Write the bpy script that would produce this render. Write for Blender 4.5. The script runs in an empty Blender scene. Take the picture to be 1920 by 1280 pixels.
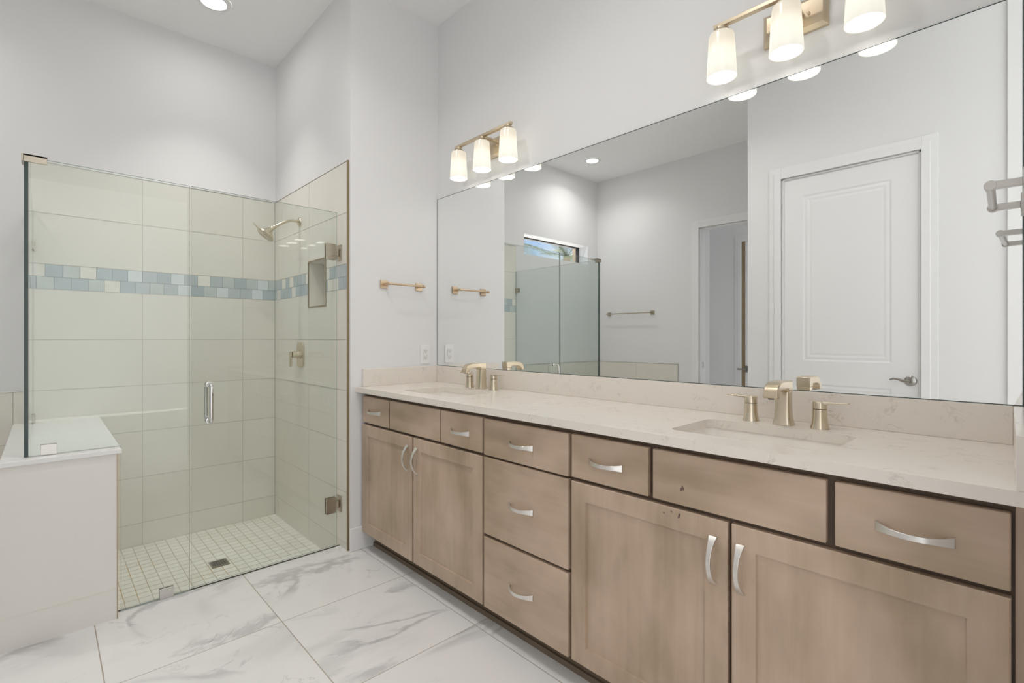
import bpy, bmesh, math, random
from mathutils import Vector, Matrix

random.seed(7)
SC = bpy.context.scene
COL = SC.collection
PI = math.pi

# ---------------------------------------------------------------- camera
CAMH = 1.22
cam_d = bpy.data.cameras.new('camera')
cam_d.sensor_width = 36.0
cam_d.lens = 923.6 / 1920 * 36.0
cam_d.shift_y = -6.6 / 1920
cam_d.clip_start = 0.02
cam = bpy.data.objects.new('camera', cam_d)
COL.objects.link(cam)
cam.location = (0, 0, CAMH)
cam.rotation_euler = (PI / 2, 0, -math.radians(43.5))
SC.camera = cam

# ---------------------------------------------------------------- exposure
vs = SC.view_settings
vs.view_transform = 'Standard'
vs.look = 'None'
vs.exposure = 0.06
vs.gamma = 1.0
vs.use_curve_mapping = False
try:
    SC.cycles.max_bounces = 20
    SC.cycles.diffuse_bounces = 10
    SC.cycles.glossy_bounces = 8
    SC.cycles.transparent_max_bounces = 32
    SC.cycles.sample_clamp_indirect = 6.0
except Exception:
    pass

# ---------------------------------------------------------------- world: sky brightened towards -Y to light the room, blue on the window side (+Y)
SKY_BRIGHT = 1.7
world = bpy.data.worlds.new('sky')
SC.world = world
world.use_nodes = True
wn = world.node_tree.nodes
wl = world.node_tree.links
wn.clear()
w_out = wn.new('ShaderNodeOutputWorld')
w_bg = wn.new('ShaderNodeBackground')
w_tc = wn.new('ShaderNodeTexCoord')
w_sep = wn.new('ShaderNodeSeparateXYZ')
w_ramp = wn.new('ShaderNodeValToRGB')
w_map = wn.new('ShaderNodeMapRange')
w_noise = wn.new('ShaderNodeTexNoise')
w_cl = wn.new('ShaderNodeValToRGB')
w_mix = wn.new('ShaderNodeMixRGB')
wl.new(w_tc.outputs['Generated'], w_sep.inputs[0])
w_map.inputs['From Min'].default_value = 0.55
w_map.inputs['From Max'].default_value = 0.15
wl.new(w_sep.outputs['Y'], w_map.inputs['Value'])
w_noise.inputs['Scale'].default_value = 5.0
w_noise.inputs['Detail'].default_value = 5.0
wl.new(w_tc.outputs['Generated'], w_noise.inputs['Vector'])
w_cl.color_ramp.elements[0].position = 0.45
w_cl.color_ramp.elements[0].color = (0.33, 0.56, 0.92, 1)
w_cl.color_ramp.elements[1].position = 0.62
w_cl.color_ramp.elements[1].color = (0.9, 0.95, 1.0, 1)
wl.new(w_noise.outputs['Fac'], w_cl.inputs['Fac'])
wl.new(w_map.outputs['Result'], w_mix.inputs['Fac'])
wl.new(w_cl.outputs['Color'], w_mix.inputs['Color1'])
w_mix.inputs['Color2'].default_value = (1.0 * SKY_BRIGHT, 0.995 * SKY_BRIGHT, 0.985 * SKY_BRIGHT, 1)
wl.new(w_mix.outputs['Color'], w_bg.inputs['Color'])
# sun on the garden side, high enough that it only rakes the transom's reveal
sun_d = bpy.data.lights.new('sun', 'SUN'); sun_d.energy = 15.0; sun_d.angle = 0.01; sun_d.color = (1.0, 0.96, 0.90)
sun = bpy.data.objects.new('sun', sun_d); COL.objects.link(sun)
sun.rotation_euler = Vector((0.30, 0.40, 1.20)).to_track_quat('Z', 'Y').to_euler()
wl.new(w_bg.outputs['Background'], w_out.inputs['Surface'])

# ---------------------------------------------------------------- ceiling downlight power (lamps sit in the downlight builder)
DOWN_W = 8.0
SHADE_GAIN = 1.0

# ================================================================ helpers
class MB:
    def __init__(s):
        s.v = []; s.f = []; s.m = []
    def face(s, pts, m=0):
        n = len(s.v); s.v += [tuple(p) for p in pts]
        s.f.append(tuple(range(n, n + len(pts)))); s.m.append(m)
    def box(s, x0, x1, y0, y1, z0, z1, m=0):
        x0, x1 = min(x0, x1), max(x0, x1); y0, y1 = min(y0, y1), max(y0, y1); z0, z1 = min(z0, z1), max(z0, z1)
        n = len(s.v)
        s.v += [(x0, y0, z0), (x1, y0, z0), (x1, y1, z0), (x0, y1, z0), (x0, y0, z1), (x1, y0, z1), (x1, y1, z1), (x0, y1, z1)]
        for q in ((0, 3, 2, 1), (4, 5, 6, 7), (0, 1, 5, 4), (1, 2, 6, 5), (2, 3, 7, 6), (3, 0, 4, 7)):
            s.f.append(tuple(n + i for i in q)); s.m.append(m)
    def prism(s, poly, axis, a, b, m=0):
        # poly: list of 2D points; axis 'x','y','z' is the extrusion axis; 2D order: x->(y,z) y->(x,z) z->(x,y)
        def P(p, c):
            return {'x': (c, p[0], p[1]), 'y': (p[0], c, p[1]), 'z': (p[0], p[1], c)}[axis]
        n = len(s.v); k = len(poly)
        s.v += [P(p, a) for p in poly] + [P(p, b) for p in poly]
        s.f.append(tuple(n + i for i in range(k))); s.m.append(m)
        s.f.append(tuple(n + k + i for i in reversed(range(k)))); s.m.append(m)
        for i in range(k):
            j = (i + 1) % k
            s.f.append((n + i, n + k + i, n + k + j, n + j)); s.m.append(m)
    def lathe(s, prof, origin=(0, 0, 0), axis=(0, 0, 1), seg=32, m=0, cap=True):
        # prof: list of (r, t) along axis
        ax = Vector(axis).normalized()
        u = ax.orthogonal().normalized(); w = ax.cross(u)
        o = Vector(origin); n0 = len(s.v)
        for r, t in prof:
            for i in range(seg):
                a = 2 * PI * i / seg
                s.v.append(tuple(o + ax * t + (u * math.cos(a) + w * math.sin(a)) * r))
        for k in range(len(prof) - 1):
            for i in range(seg):
                j = (i + 1) % seg
                s.f.append((n0 + k * seg + i, n0 + k * seg + j, n0 + (k + 1) * seg + j, n0 + (k + 1) * seg + i)); s.m.append(m)
        if cap:
            s.f.append(tuple(n0 + i for i in reversed(range(seg)))); s.m.append(m)
            b = n0 + (len(prof) - 1) * seg
            s.f.append(tuple(b + i for i in range(seg))); s.m.append(m)
    def tube(s, pts, r, seg=12, m=0, flat=None):
        # round tube along pts; r number or list; flat=(a,b) scales section along two axes
        pts = [Vector(p) for p in pts]; n = len(pts)
        rs = r if isinstance(r, (list, tuple)) else [r] * n
        n0 = len(s.v); up = None
        for i, p in enumerate(pts):
            t = (pts[min(i + 1, n - 1)] - pts[max(i - 1, 0)]).normalized()
            if up is None:
                up = t.orthogonal().normalized()
            up = (up - t * up.dot(t)).normalized(); w = t.cross(up)
            for k in range(seg):
                a = 2 * PI * k / seg
                s.v.append(tuple(p + (up * math.cos(a) + w * math.sin(a)) * rs[i]))
        for i in range(n - 1):
            for k in range(seg):
                j = (k + 1) % seg
                s.f.append((n0 + i * seg + k, n0 + i * seg + j, n0 + (i + 1) * seg + j, n0 + (i + 1) * seg + k)); s.m.append(m)
        s.f.append(tuple(n0 + k for k in reversed(range(seg)))); s.m.append(m)
        b = n0 + (n - 1) * seg
        s.f.append(tuple(b + k for k in range(seg))); s.m.append(m)
    def loft(s, secs, m=0, cap=True):
        # secs: list of equal-length closed point loops
        n0 = len(s.v); k = len(secs[0])
        for sec in secs:
            s.v += [tuple(p) for p in sec]
        for i in range(len(secs) - 1):
            for a in range(k):
                b = (a + 1) % k
                s.f.append((n0 + i * k + a, n0 + i * k + b, n0 + (i + 1) * k + b, n0 + (i + 1) * k + a)); s.m.append(m)
        if cap:
            s.f.append(tuple(n0 + a for a in reversed(range(k)))); s.m.append(m)
            e = n0 + (len(secs) - 1) * k
            s.f.append(tuple(e + a for a in range(k))); s.m.append(m)
    def build(s, name, mats, parent=None, bevel=0.0, smooth=False, seg=2, weld=False):
        me = bpy.data.meshes.new(name)
        off = Vector(parent.get('_o', (0, 0, 0))) if parent else Vector((0, 0, 0))
        me.from_pydata([tuple(Vector(p) - off) for p in s.v], [], s.f)
        if not isinstance(mats, (list, tuple)):
            mats = [mats]
        for mt in mats:
            me.materials.append(mt)
        for p, mi in zip(me.polygons, s.m):
            p.material_index = mi
        bm = bmesh.new(); bm.from_mesh(me)
        if weld:
            bmesh.ops.remove_doubles(bm, verts=bm.verts, dist=1e-5)
        bmesh.ops.recalc_face_normals(bm, faces=bm.faces)
        bm.to_mesh(me); bm.free()
        if smooth:
            for p in me.polygons:
                p.use_smooth = True
            me.set_sharp_from_angle(angle=math.radians(38))
        o = bpy.data.objects.new(name, me); COL.objects.link(o)
        if parent:
            o.parent = parent
            o['_o'] = tuple(off)
        if bevel:
            b = o.modifiers.new('bevel', 'BEVEL'); b.width = bevel; b.segments = seg
            b.limit_method = 'ANGLE'; b.angle_limit = math.radians(40)
        return o

def thing(name, label, cat, loc, group=None):
    o = bpy.data.objects.new(name, None); COL.objects.link(o)
    o.empty_display_size = 0.05
    o.location = loc; o['_o'] = tuple(loc)
    o['label'] = label; o['category'] = cat
    if group: o['group'] = group
    return o

def tag(o, label, cat, group=None):
    o['label'] = label; o['category'] = cat
    if group: o['group'] = group
    return o

def struct(o):
    o['kind'] = 'structure'
    return o

def copy_tree(o, parent=None):
    c = o.copy(); COL.objects.link(c)
    if parent: c.parent = parent
    for ch in list(o.children):
        copy_tree(ch, c)
    return c

def rect_minus(r, h):
    # r, h = (u0,u1,v0,v1); rectangle r with hole h cut out, as up to four rectangles
    u0, u1, v0, v1 = r; a, b, c, d = h
    a, b, c, d = max(a, u0), min(b, u1), max(c, v0), min(d, v1)
    if a >= b or c >= d:
        return [r]
    out = []
    if a > u0: out.append((u0, a, v0, v1))
    if b < u1: out.append((b, u1, v0, v1))
    if c > v0: out.append((a, b, v0, c))
    if d < v1: out.append((a, b, d, v1))
    return out

# ================================================================ materials
def new_mat(name):
    m = bpy.data.materials.new(name); m.use_nodes = True
    nt = m.node_tree
    return m, nt, nt.nodes['Principled BSDF']

def N(nt, kind, **kw):
    n = nt.nodes.new(kind)
    for k, v in kw.items():
        setattr(n, k, v)
    return n

def math_node(nt, op, a, b=None, clamp=False):
    n = nt.nodes.new('ShaderNodeMath'); n.operation = op; n.use_clamp = clamp
    for i, x in enumerate((a, b)):
        if x is None: continue
        if isinstance(x, (int, float)): n.inputs[i].default_value = x
        else: nt.links.new(x, n.inputs[i])
    return n.outputs[0]

def plain(name, col, rough=0.5, metal=0.0, bump=0.0, bscale=200.0, var=0.0, vscale=3.0, spec=None):
    m, nt, b = new_mat(name)
    b.inputs['Roughness'].default_value = rough
    b.inputs['Metallic'].default_value = metal
    if spec is not None: b.inputs['Specular IOR Level'].default_value = spec
    tc = N(nt, 'ShaderNodeTexCoord')
    nz = N(nt, 'ShaderNodeTexNoise'); nz.inputs['Scale'].default_value = vscale; nz.inputs['Detail'].default_value = 4
    nt.links.new(tc.outputs['Object'], nz.inputs['Vector'])
    mx = N(nt, 'ShaderNodeMixRGB'); nt.links.new(nz.outputs['Fac'], mx.inputs['Fac'])
    mx.inputs['Color1'].default_value = tuple(c * (1 - var) for c in col) + (1,)
    mx.inputs['Color2'].default_value = tuple(min(1, c * (1 + var)) for c in col) + (1,)
    nt.links.new(mx.outputs['Color'], b.inputs['Base Color'])
    if bump:
        n2 = N(nt, 'ShaderNodeTexNoise'); n2.inputs['Scale'].default_value = bscale; n2.inputs['Detail'].default_value = 3
        nt.links.new(tc.outputs['Object'], n2.inputs['Vector'])
        bp = N(nt, 'ShaderNodeBump'); bp.inputs['Strength'].default_value = bump; bp.inputs['Distance'].default_value = 0.001
        nt.links.new(n2.outputs['Fac'], bp.inputs['Height']); nt.links.new(bp.outputs['Normal'], b.inputs['Normal'])
    return m

def brushed(name, col, rough=0.28, axis='Z', var=0.05):
    # brushed metal: faint streaks run along the given local axis
    m, nt, b = new_mat(name)
    b.inputs['Metallic'].default_value = 1.0
    b.inputs['Roughness'].default_value = rough
    tc = N(nt, 'ShaderNodeTexCoord'); mp = N(nt, 'ShaderNodeMapping')
    mp.inputs['Scale'].default_value = {'X': (2, 70, 70), 'Y': (70, 2, 70), 'Z': (70, 70, 2)}[axis]
    nz = N(nt, 'ShaderNodeTexNoise'); nz.inputs['Scale'].default_value = 1.0; nz.inputs['Detail'].default_value = 1
    nt.links.new(tc.outputs['Object'], mp.inputs['Vector']); nt.links.new(mp.outputs['Vector'], nz.inputs['Vector'])
    mx = N(nt, 'ShaderNodeMixRGB'); nt.links.new(nz.outputs['Fac'], mx.inputs['Fac'])
    mx.inputs['Color1'].default_value = tuple(c * (1 - var) for c in col) + (1,)
    mx.inputs['Color2'].default_value = tuple(min(1, c * (1 + var)) for c in col) + (1,)
    nt.links.new(mx.outputs['Color'], b.inputs['Base Color'])
    return m

def glass_mat(name, tint, refl=1.0):
    # thin architectural glass: tinted see-through plus a Schlick mirror reflection
    m, nt, b = new_mat(name)
    nt.nodes.remove(b)
    out = nt.nodes['Material Output']
    geo = N(nt, 'ShaderNodeNewGeometry')
    dt = N(nt, 'ShaderNodeVectorMath', operation='DOT_PRODUCT')
    nt.links.new(geo.outputs['Incoming'], dt.inputs[0]); nt.links.new(geo.outputs['Normal'], dt.inputs[1])
    c = math_node(nt, 'ABSOLUTE', dt.outputs['Value'])
    q = math_node(nt, 'POWER', math_node(nt, 'SUBTRACT', 1.0, c), 5.0)
    F = math_node(nt, 'ADD', math_node(nt, 'MULTIPLY', q, 0.96 * refl), 0.04 * refl, clamp=True)
    tr = N(nt, 'ShaderNodeBsdfTransparent'); tr.inputs['Color'].default_value = tint + (1,)
    gl = N(nt, 'ShaderNodeBsdfGlossy'); gl.inputs['Roughness'].default_value = 0.0
    gl.inputs['Color'].default_value = (1, 1, 1, 1)
    mix = N(nt, 'ShaderNodeMixShader')
    nt.links.new(F, mix.inputs[0]); nt.links.new(tr.outputs[0], mix.inputs[1]); nt.links.new(gl.outputs[0], mix.inputs[2])
    nt.links.new(mix.outputs[0], out.inputs['Surface'])
    return m

def wood_mat(name, axis):
    # taupe stained maple; grain runs along the given local axis
    m, nt, b = new_mat(name)
    tc = N(nt, 'ShaderNodeTexCoord')
    mp = N(nt, 'ShaderNodeMapping')
    mp.inputs['Scale'].default_value = {'Z': (26, 26, 1.6), 'Y': (26, 1.6, 26)}[axis]
    nt.links.new(tc.outputs['Object'], mp.inputs['Vector'])
    g = N(nt, 'ShaderNodeTexNoise'); g.inputs['Scale'].default_value = 1.0; g.inputs['Detail'].default_value = 6; g.inputs['Roughness'].default_value = 0.62
    g.inputs['Distortion'].default_value = 0.6
    nt.links.new(mp.outputs['Vector'], g.inputs['Vector'])
    bl = N(nt, 'ShaderNodeTexNoise'); bl.inputs['Scale'].default_value = 6.5; bl.inputs['Detail'].default_value = 3
    mp2 = N(nt, 'ShaderNodeMapping')
    mp2.inputs['Scale'].default_value = {'Z': (1, 1, 0.5), 'Y': (1, 0.5, 1)}[axis]
    nt.links.new(tc.outputs['Object'], mp2.inputs['Vector']); nt.links.new(mp2.outputs['Vector'], bl.inputs['Vector'])
    r1 = N(nt, 'ShaderNodeValToRGB')
    r1.color_ramp.elements[0].position = 0.30; r1.color_ramp.elements[0].color = (0.455, 0.345, 0.255, 1)
    r1.color_ramp.elements[1].position = 0.72; r1.color_ramp.elements[1].color = (0.515, 0.40, 0.308, 1)
    nt.links.new(g.outputs['Fac'], r1.inputs['Fac'])
    r2 = N(nt, 'ShaderNodeValToRGB')
    r2.color_ramp.elements[0].position = 0.30; r2.color_ramp.elements[0].color = (0.76, 0.745, 0.68, 1)
    r2.color_ramp.elements[1].position = 0.70; r2.color_ramp.elements[1].color = (1.15, 1.13, 1.14, 1)
    nt.links.new(bl.outputs['Fac'], r2.inputs['Fac'])
    mu = N(nt, 'ShaderNodeMixRGB', blend_type='MULTIPLY'); mu.inputs['Fac'].default_value = 1.0
    nt.links.new(r1.outputs['Color'], mu.inputs['Color1']); nt.links.new(r2.outputs['Color'], mu.inputs['Color2'])
    nt.links.new(mu.outputs['Color'], b.inputs['Base Color'])
    b.inputs['Roughness'].default_value = 0.30
    bp = N(nt, 'ShaderNodeBump'); bp.inputs['Strength'].default_value = 0.06; bp.inputs['Distance'].default_value = 0.001
    nt.links.new(g.outputs['Fac'], bp.inputs['Height']); nt.links.new(bp.outputs['Normal'], b.inputs['Normal'])
    return m

def marble_floor():
    m, nt, b = new_mat('marble_floor_tile')
    L = nt.links
    tc = N(nt, 'ShaderNodeTexCoord')
    sep = N(nt, 'ShaderNodeSeparateXYZ'); L.new(tc.outputs['Object'], sep.inputs[0])
    def cell(c, o, p):
        q = math_node(nt, 'DIVIDE', math_node(nt, 'SUBTRACT', c, o), p)
        fl = math_node(nt, 'FLOOR', q); fr = math_node(nt, 'FRACT', q)
        d = math_node(nt, 'MULTIPLY', math_node(nt, 'MINIMUM', fr, math_node(nt, 'SUBTRACT', 1.0, fr)), p)
        return fl, d
    fx, dx = cell(sep.outputs['X'], 0.741, 0.587)
    fy, dy = cell(sep.outputs['Y'], 1.629, 0.589)
    joint = math_node(nt, 'LESS_THAN', math_node(nt, 'MINIMUM', dx, dy), 0.0019)
    cmb = N(nt, 'ShaderNodeCombineXYZ'); L.new(fx, cmb.inputs[0]); L.new(fy, cmb.inputs[1])
    wn_ = N(nt, 'ShaderNodeTexWhiteNoise', noise_dimensions='3D'); L.new(cmb.outputs[0], wn_.inputs['Vector'])
    sc = N(nt, 'ShaderNodeVectorMath', operation='SCALE'); L.new(wn_.outputs['Color'], sc.inputs[0]); sc.inputs['Scale'].default_value = 9.0
    ad = N(nt, 'ShaderNodeVectorMath', operation='ADD'); L.new(tc.outputs['Object'], ad.inputs[0]); L.new(sc.outputs[0], ad.inputs[1])
    mp = N(nt, 'ShaderNodeMapping'); mp.inputs['Rotation'].default_value = (0, 0, math.radians(38)); mp.inputs['Scale'].default_value = (0.9, 1.7, 1)
    L.new(ad.outputs[0], mp.inputs['Vector'])
    def vein(scale, width, dist, seedz):
        mm = N(nt, 'ShaderNodeMapping'); mm.inputs['Location'].default_value = (0, 0, seedz); L.new(mp.outputs[0], mm.inputs['Vector'])
        n = N(nt, 'ShaderNodeTexNoise'); n.inputs['Scale'].default_value = scale; n.inputs['Detail'].default_value = 7; n.inputs['Roughness'].default_value = 0.55
        n.inputs['Distortion'].default_value = dist; L.new(mm.outputs[0], n.inputs['Vector'])
        a = math_node(nt, 'ABSOLUTE', math_node(nt, 'SUBTRACT', n.outputs['Fac'], 0.5))
        r = N(nt, 'ShaderNodeMapRange', interpolation_type='SMOOTHSTEP'); r.inputs['From Min'].default_value = 0.0; r.inputs['From Max'].default_value = width
        r.inputs['To Min'].default_value = 1.0; r.inputs['To Max'].default_value = 0.0; L.new(a, r.inputs['Value'])
        k = N(nt, 'ShaderNodeTexNoise'); k.inputs['Scale'].default_value = scale * 1.3; L.new(mm.outputs[0], k.inputs['Vector'])
        kr = N(nt, 'ShaderNodeMapRange', interpolation_type='SMOOTHSTEP'); kr.inputs['From Min'].default_value = 0.46; kr.inputs['From Max'].default_value = 0.64; L.new(k.outputs['Fac'], kr.inputs['Value'])
        return math_node(nt, 'MULTIPLY', r.outputs['Result'], kr.outputs['Result'])
    v1 = vein(1.0, 0.038, 0.8, 0.0)
    v2 = vein(2.1, 0.012, 1.4, 4.0)
    v3 = vein(0.9, 0.13, 0.9, 9.0)
    tot = math_node(nt, 'ADD', math_node(nt, 'ADD', math_node(nt, 'MULTIPLY', v1, 0.52), math_node(nt, 'MULTIPLY', v2, 0.30)), math_node(nt, 'MULTIPLY', v3, 0.26), clamp=True)
    mx = N(nt, 'ShaderNodeMixRGB'); L.new(tot, mx.inputs['Fac'])
    mx.inputs['Color1'].default_value = (0.80, 0.795, 0.79, 1); mx.inputs['Color2'].default_value = (0.33, 0.33, 0.34, 1)
    gm = N(nt, 'ShaderNodeMixRGB'); L.new(joint, gm.inputs['Fac']); L.new(mx.outputs[0], gm.inputs['Color1'])
    gm.inputs['Color2'].default_value = (0.40, 0.35, 0.29, 1)
    L.new(gm.outputs[0], b.inputs['Base Color'])
    rr = math_node(nt, 'ADD', math_node(nt, 'MULTIPLY', joint, 0.6), 0.13)
    L.new(rr, b.inputs['Roughness'])
    return m

def quartz():
    m, nt, b = new_mat('cream_quartz')
    L = nt.links
    tc = N(nt, 'ShaderNodeTexCoord')
    n = N(nt, 'ShaderNodeTexNoise'); n.inputs['Scale'].default_value = 9; n.inputs['Detail'].default_value = 8; n.inputs['Roughness'].default_value = 0.7; n.inputs['Distortion'].default_value = 1.5
    L.new(tc.outputs['Object'], n.inputs['Vector'])
    a = math_node(nt, 'ABSOLUTE', math_node(nt, 'SUBTRACT', n.outputs['Fac'], 0.5))
    r = N(nt, 'ShaderNodeMapRange', interpolation_type='SMOOTHSTEP'); r.inputs['From Max'].default_value = 0.022; r.inputs['To Min'].default_value = 1; r.inputs['To Max'].default_value = 0
    L.new(a, r.inputs['Value'])
    k = N(nt, 'ShaderNodeTexNoise'); k.inputs['Scale'].default_value = 14; k.inputs['Detail'].default_value = 2; L.new(tc.outputs['Object'], k.inputs['Vector'])
    kr = N(nt, 'ShaderNodeMapRange', interpolation_type='SMOOTHSTEP'); kr.inputs['From Min'].default_value = 0.5; kr.inputs['From Max'].default_value = 0.7; L.new(k.outputs['Fac'], kr.inputs['Value'])
    fac = math_node(nt, 'MULTIPLY', math_node(nt, 'MULTIPLY', r.outputs[0], kr.outputs[0]), 0.45)
    mx = N(nt, 'ShaderNodeMixRGB'); L.new(fac, mx.inputs['Fac'])
    mx.inputs['Color1'].default_value = (0.765, 0.715, 0.655, 1); mx.inputs['Color2'].default_value = (0.36, 0.31, 0.26, 1)
    L.new(mx.outputs[0], b.inputs['Base Color'])
    b.inputs['Roughness'].default_value = 0.2
    return m

def emit(name, col, strength):
    m, nt, b = new_mat(name)
    b.inputs['Base Color'].default_value = (0.8, 0.8, 0.8, 1)
    b.inputs['Emission Color'].default_value = col + (1,)
    b.inputs['Emission Strength'].default_value = strength
    b.inputs['Roughness'].default_value = 0.4
    return m

def shade_mat():
    # lit opal glass: brightest where the bulb sits, creamier towards the cap
    m, nt, b = new_mat('opal_glass_shade')
    L = nt.links
    tc = N(nt, 'ShaderNodeTexCoord'); sep = N(nt, 'ShaderNodeSeparateXYZ'); L.new(tc.outputs['Object'], sep.inputs[0])
    mr = N(nt, 'ShaderNodeMapRange'); mr.inputs['From Min'].default_value = -0.155; mr.inputs['From Max'].default_value = 0.0; L.new(sep.outputs['Z'], mr.inputs['Value'])
    rp = N(nt, 'ShaderNodeValToRGB')
    e = rp.color_ramp.elements
    e[0].position = 0.0; e[0].color = (0.90, 0.87, 0.76, 1)
    e[1].position = 1.0; e[1].color = (0.70, 0.63, 0.48, 1)
    x = e.new(0.30); x.color = (1.06, 1.02, 0.86, 1)
    x = e.new(0.55); x.color = (1.06, 1.0, 0.82, 1)
    x = e.new(0.80); x.color = (0.80, 0.71, 0.54, 1)
    L.new(mr.outputs[0], rp.inputs['Fac'])
    b.inputs['Base Color'].default_value = (0.35, 0.34, 0.32, 1)
    b.inputs['Roughness'].default_value = 0.25
    L.new(rp.outputs['Color'], b.inputs['Emission Color'])
    b.inputs['Emission Strength'].default_value = 0.72 * SHADE_GAIN
    return m

M = {}
M['wall'] = plain('painted_wall', (0.755, 0.755, 0.76), 0.62, bump=0.08, bscale=350, var=0.008, vscale=1.5)
M['ceil'] = plain('painted_ceiling', (0.87, 0.87, 0.87), 0.75, bump=0.06, bscale=300, var=0.006)
M['trim'] = plain('white_trim_paint', (0.80, 0.80, 0.805), 0.33, var=0.005)
M['floor'] = marble_floor()
M['quartz'] = quartz()
M['tile'] = plain('shower_wall_tile', (0.735, 0.705, 0.64), 0.22, var=0.05, vscale=2.2, bump=0.03, bscale=40)
M['tile2'] = plain('shower_wall_tile_paler', (0.75, 0.725, 0.66), 0.22, var=0.05, vscale=2.6, bump=0.03, bscale=40)
M['knee'] = plain('knee_wall_tile', (0.79, 0.765, 0.73), 0.32, var=0.03, vscale=3)
M['grout'] = plain('tile_grout', (0.52, 0.49, 0.43), 0.9, var=0.05, vscale=30)
M['m_stone'] = plain('mosaic_stone', (0.76, 0.74, 0.68), 0.35, var=0.06, vscale=25)
M['m_blue'] = plain('mosaic_blue_glass', (0.47, 0.525, 0.545), 0.08, var=0.10, vscale=18)
M['m_green'] = plain('mosaic_grey_green_glass', (0.52, 0.575, 0.565), 0.08, var=0.10, vscale=18)
M['m_white'] = plain('mosaic_white_glass', (0.64, 0.69, 0.71), 0.08, var=0.04, vscale=18)
M['pan_a'] = plain('shower_floor_mosaic', (0.76, 0.735, 0.67), 0.4, var=0.06, vscale=12)
M['pan_b'] = plain('shower_floor_mosaic_pale', (0.80, 0.78, 0.725), 0.4, var=0.05, vscale=12)
def pan_grout():
    m, nt, b = new_mat('shower_floor_grout')
    tc = N(nt, 'ShaderNodeTexCoord'); n = N(nt, 'ShaderNodeTexNoise'); n.inputs['Scale'].default_value = 3.2; n.inputs['Detail'].default_value = 3
    nt.links.new(tc.outputs['Object'], n.inputs['Vector'])
    r = N(nt, 'ShaderNodeValToRGB'); nt.links.new(n.outputs['Fac'], r.inputs['Fac'])
    r.color_ramp.elements[0].position = 0.52; r.color_ramp.elements[0].color = (0.50, 0.46, 0.39, 1)
    r.color_ramp.elements[1].position = 0.66; r.color_ramp.elements[1].color = (0.52, 0.34, 0.12, 1)
    nt.links.new(r.outputs['Color'], b.inputs['Base Color']); b.inputs['Roughness'].default_value = 0.9
    return m
M['pan_grout'] = pan_grout()
M['ledge'] = plain('white_ledge_slab', (0.80, 0.80, 0.79), 0.12, var=0.01)
M['wood_v'] = wood_mat('taupe_maple_upright_grain', 'Z')
M['wood_h'] = wood_mat('taupe_maple_level_grain', 'Y')
M['wood_gap_shade'] = plain('taupe_maple_gap_shade', (0.105, 0.072, 0.048), 0.45, var=0.12, vscale=8)  # carcass colour darkened to stand for shade in the gaps between fronts
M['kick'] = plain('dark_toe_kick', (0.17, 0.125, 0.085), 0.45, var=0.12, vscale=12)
M['nickel_h'] = brushed('brushed_nickel_level', (0.78, 0.76, 0.73), 0.30, 'Y', 0.02)
M['nickel_v'] = brushed('brushed_nickel_upright', (0.78, 0.76, 0.73), 0.30, 'Z', 0.02)
M['champ'] = brushed('champagne_nickel', (0.69, 0.61, 0.48), 0.24, 'Z', 0.05)
M['champ_h'] = brushed('champagne_nickel_level', (0.66, 0.56, 0.42), 0.26, 'X', 0.04)
M['champ_y'] = brushed('champagne_nickel_crossbar', (0.66, 0.56, 0.42), 0.28, 'Y', 0.03)
M['copper'] = plain('champagne_bronze', (0.56, 0.43, 0.30), 0.3, 1.0, var=0.03)
M['pewter'] = brushed('satin_nickel_dark', (0.47, 0.42, 0.34), 0.28, 'X', 0.06)
M['satin'] = plain('satin_nickel', (0.60, 0.58, 0.55), 0.3, 1.0, var=0.03)
M['lever'] = plain('satin_nickel_lever', (0.36, 0.345, 0.32), 0.22, 1.0, var=0.03)
M['brass'] = plain('bronze_edge_trim', (0.38, 0.30, 0.20), 0.35, 1.0, var=0.03)
M['dark'] = plain('dark_recess', (0.03, 0.03, 0.03), 0.5)
M['chrome'] = plain('polished_steel', (0.80, 0.80, 0.80), 0.08, 1.0)
M['drain'] = plain('drain_steel', (0.38, 0.34, 0.28), 0.3, 1.0, var=0.15, vscale=60)
M['porcelain'] = plain('white_porcelain', (0.87, 0.84, 0.79), 0.1, var=0.005)
M['plastic'] = plain('white_plastic', (0.80, 0.80, 0.80), 0.3)
M['plastic_dim'] = plain('outlet_face', (0.74, 0.74, 0.73), 0.35)
M['glass'] = glass_mat('clear_shower_glass', (0.930, 0.953, 0.944), 0.9)
M['edge'] = plain('green_glass_edge', (0.015, 0.04, 0.034), 0.12, var=0.2, vscale=20)
M['edge_pale'] = plain('polished_glass_edge', (0.42, 0.47, 0.45), 0.15, var=0.1, vscale=20)
M['pane'] = glass_mat('window_glass', (0.97, 0.98, 0.98))
M['bronze'] = plain('dark_bronze_frame', (0.035, 0.03, 0.027), 0.4)
M['shade'] = shade_mat()
M['glow'] = emit('lit_bulb', (1.0, 0.95, 0.86), 5.0 * SHADE_GAIN)
M['shade_in'] = emit('opal_glass_inside', (1.0, 0.95, 0.86), 2.2 * SHADE_GAIN)
M['lens'] = emit('downlight_lens', (1.0, 0.97, 0.93), 50.0)
M['stain'] = plain('dark_scuff', (0.15, 0.095, 0.075), 0.6, var=0.3, vscale=120)
M['tan'] = plain('tan_stucco', (0.20, 0.155, 0.11), 0.9, bump=0.3, bscale=60, var=0.08)
M['frond'] = plain('palm_green', (0.06, 0.08, 0.035), 0.5, var=0.3, vscale=4)
M['trunk'] = plain('palm_trunk', (0.30, 0.24, 0.18), 0.9, var=0.3, vscale=9, bump=0.5, bscale=20)
M['brown'] = plain('brown_wood_door_edge', (0.30, 0.22, 0.13), 0.5, var=0.1)
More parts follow.
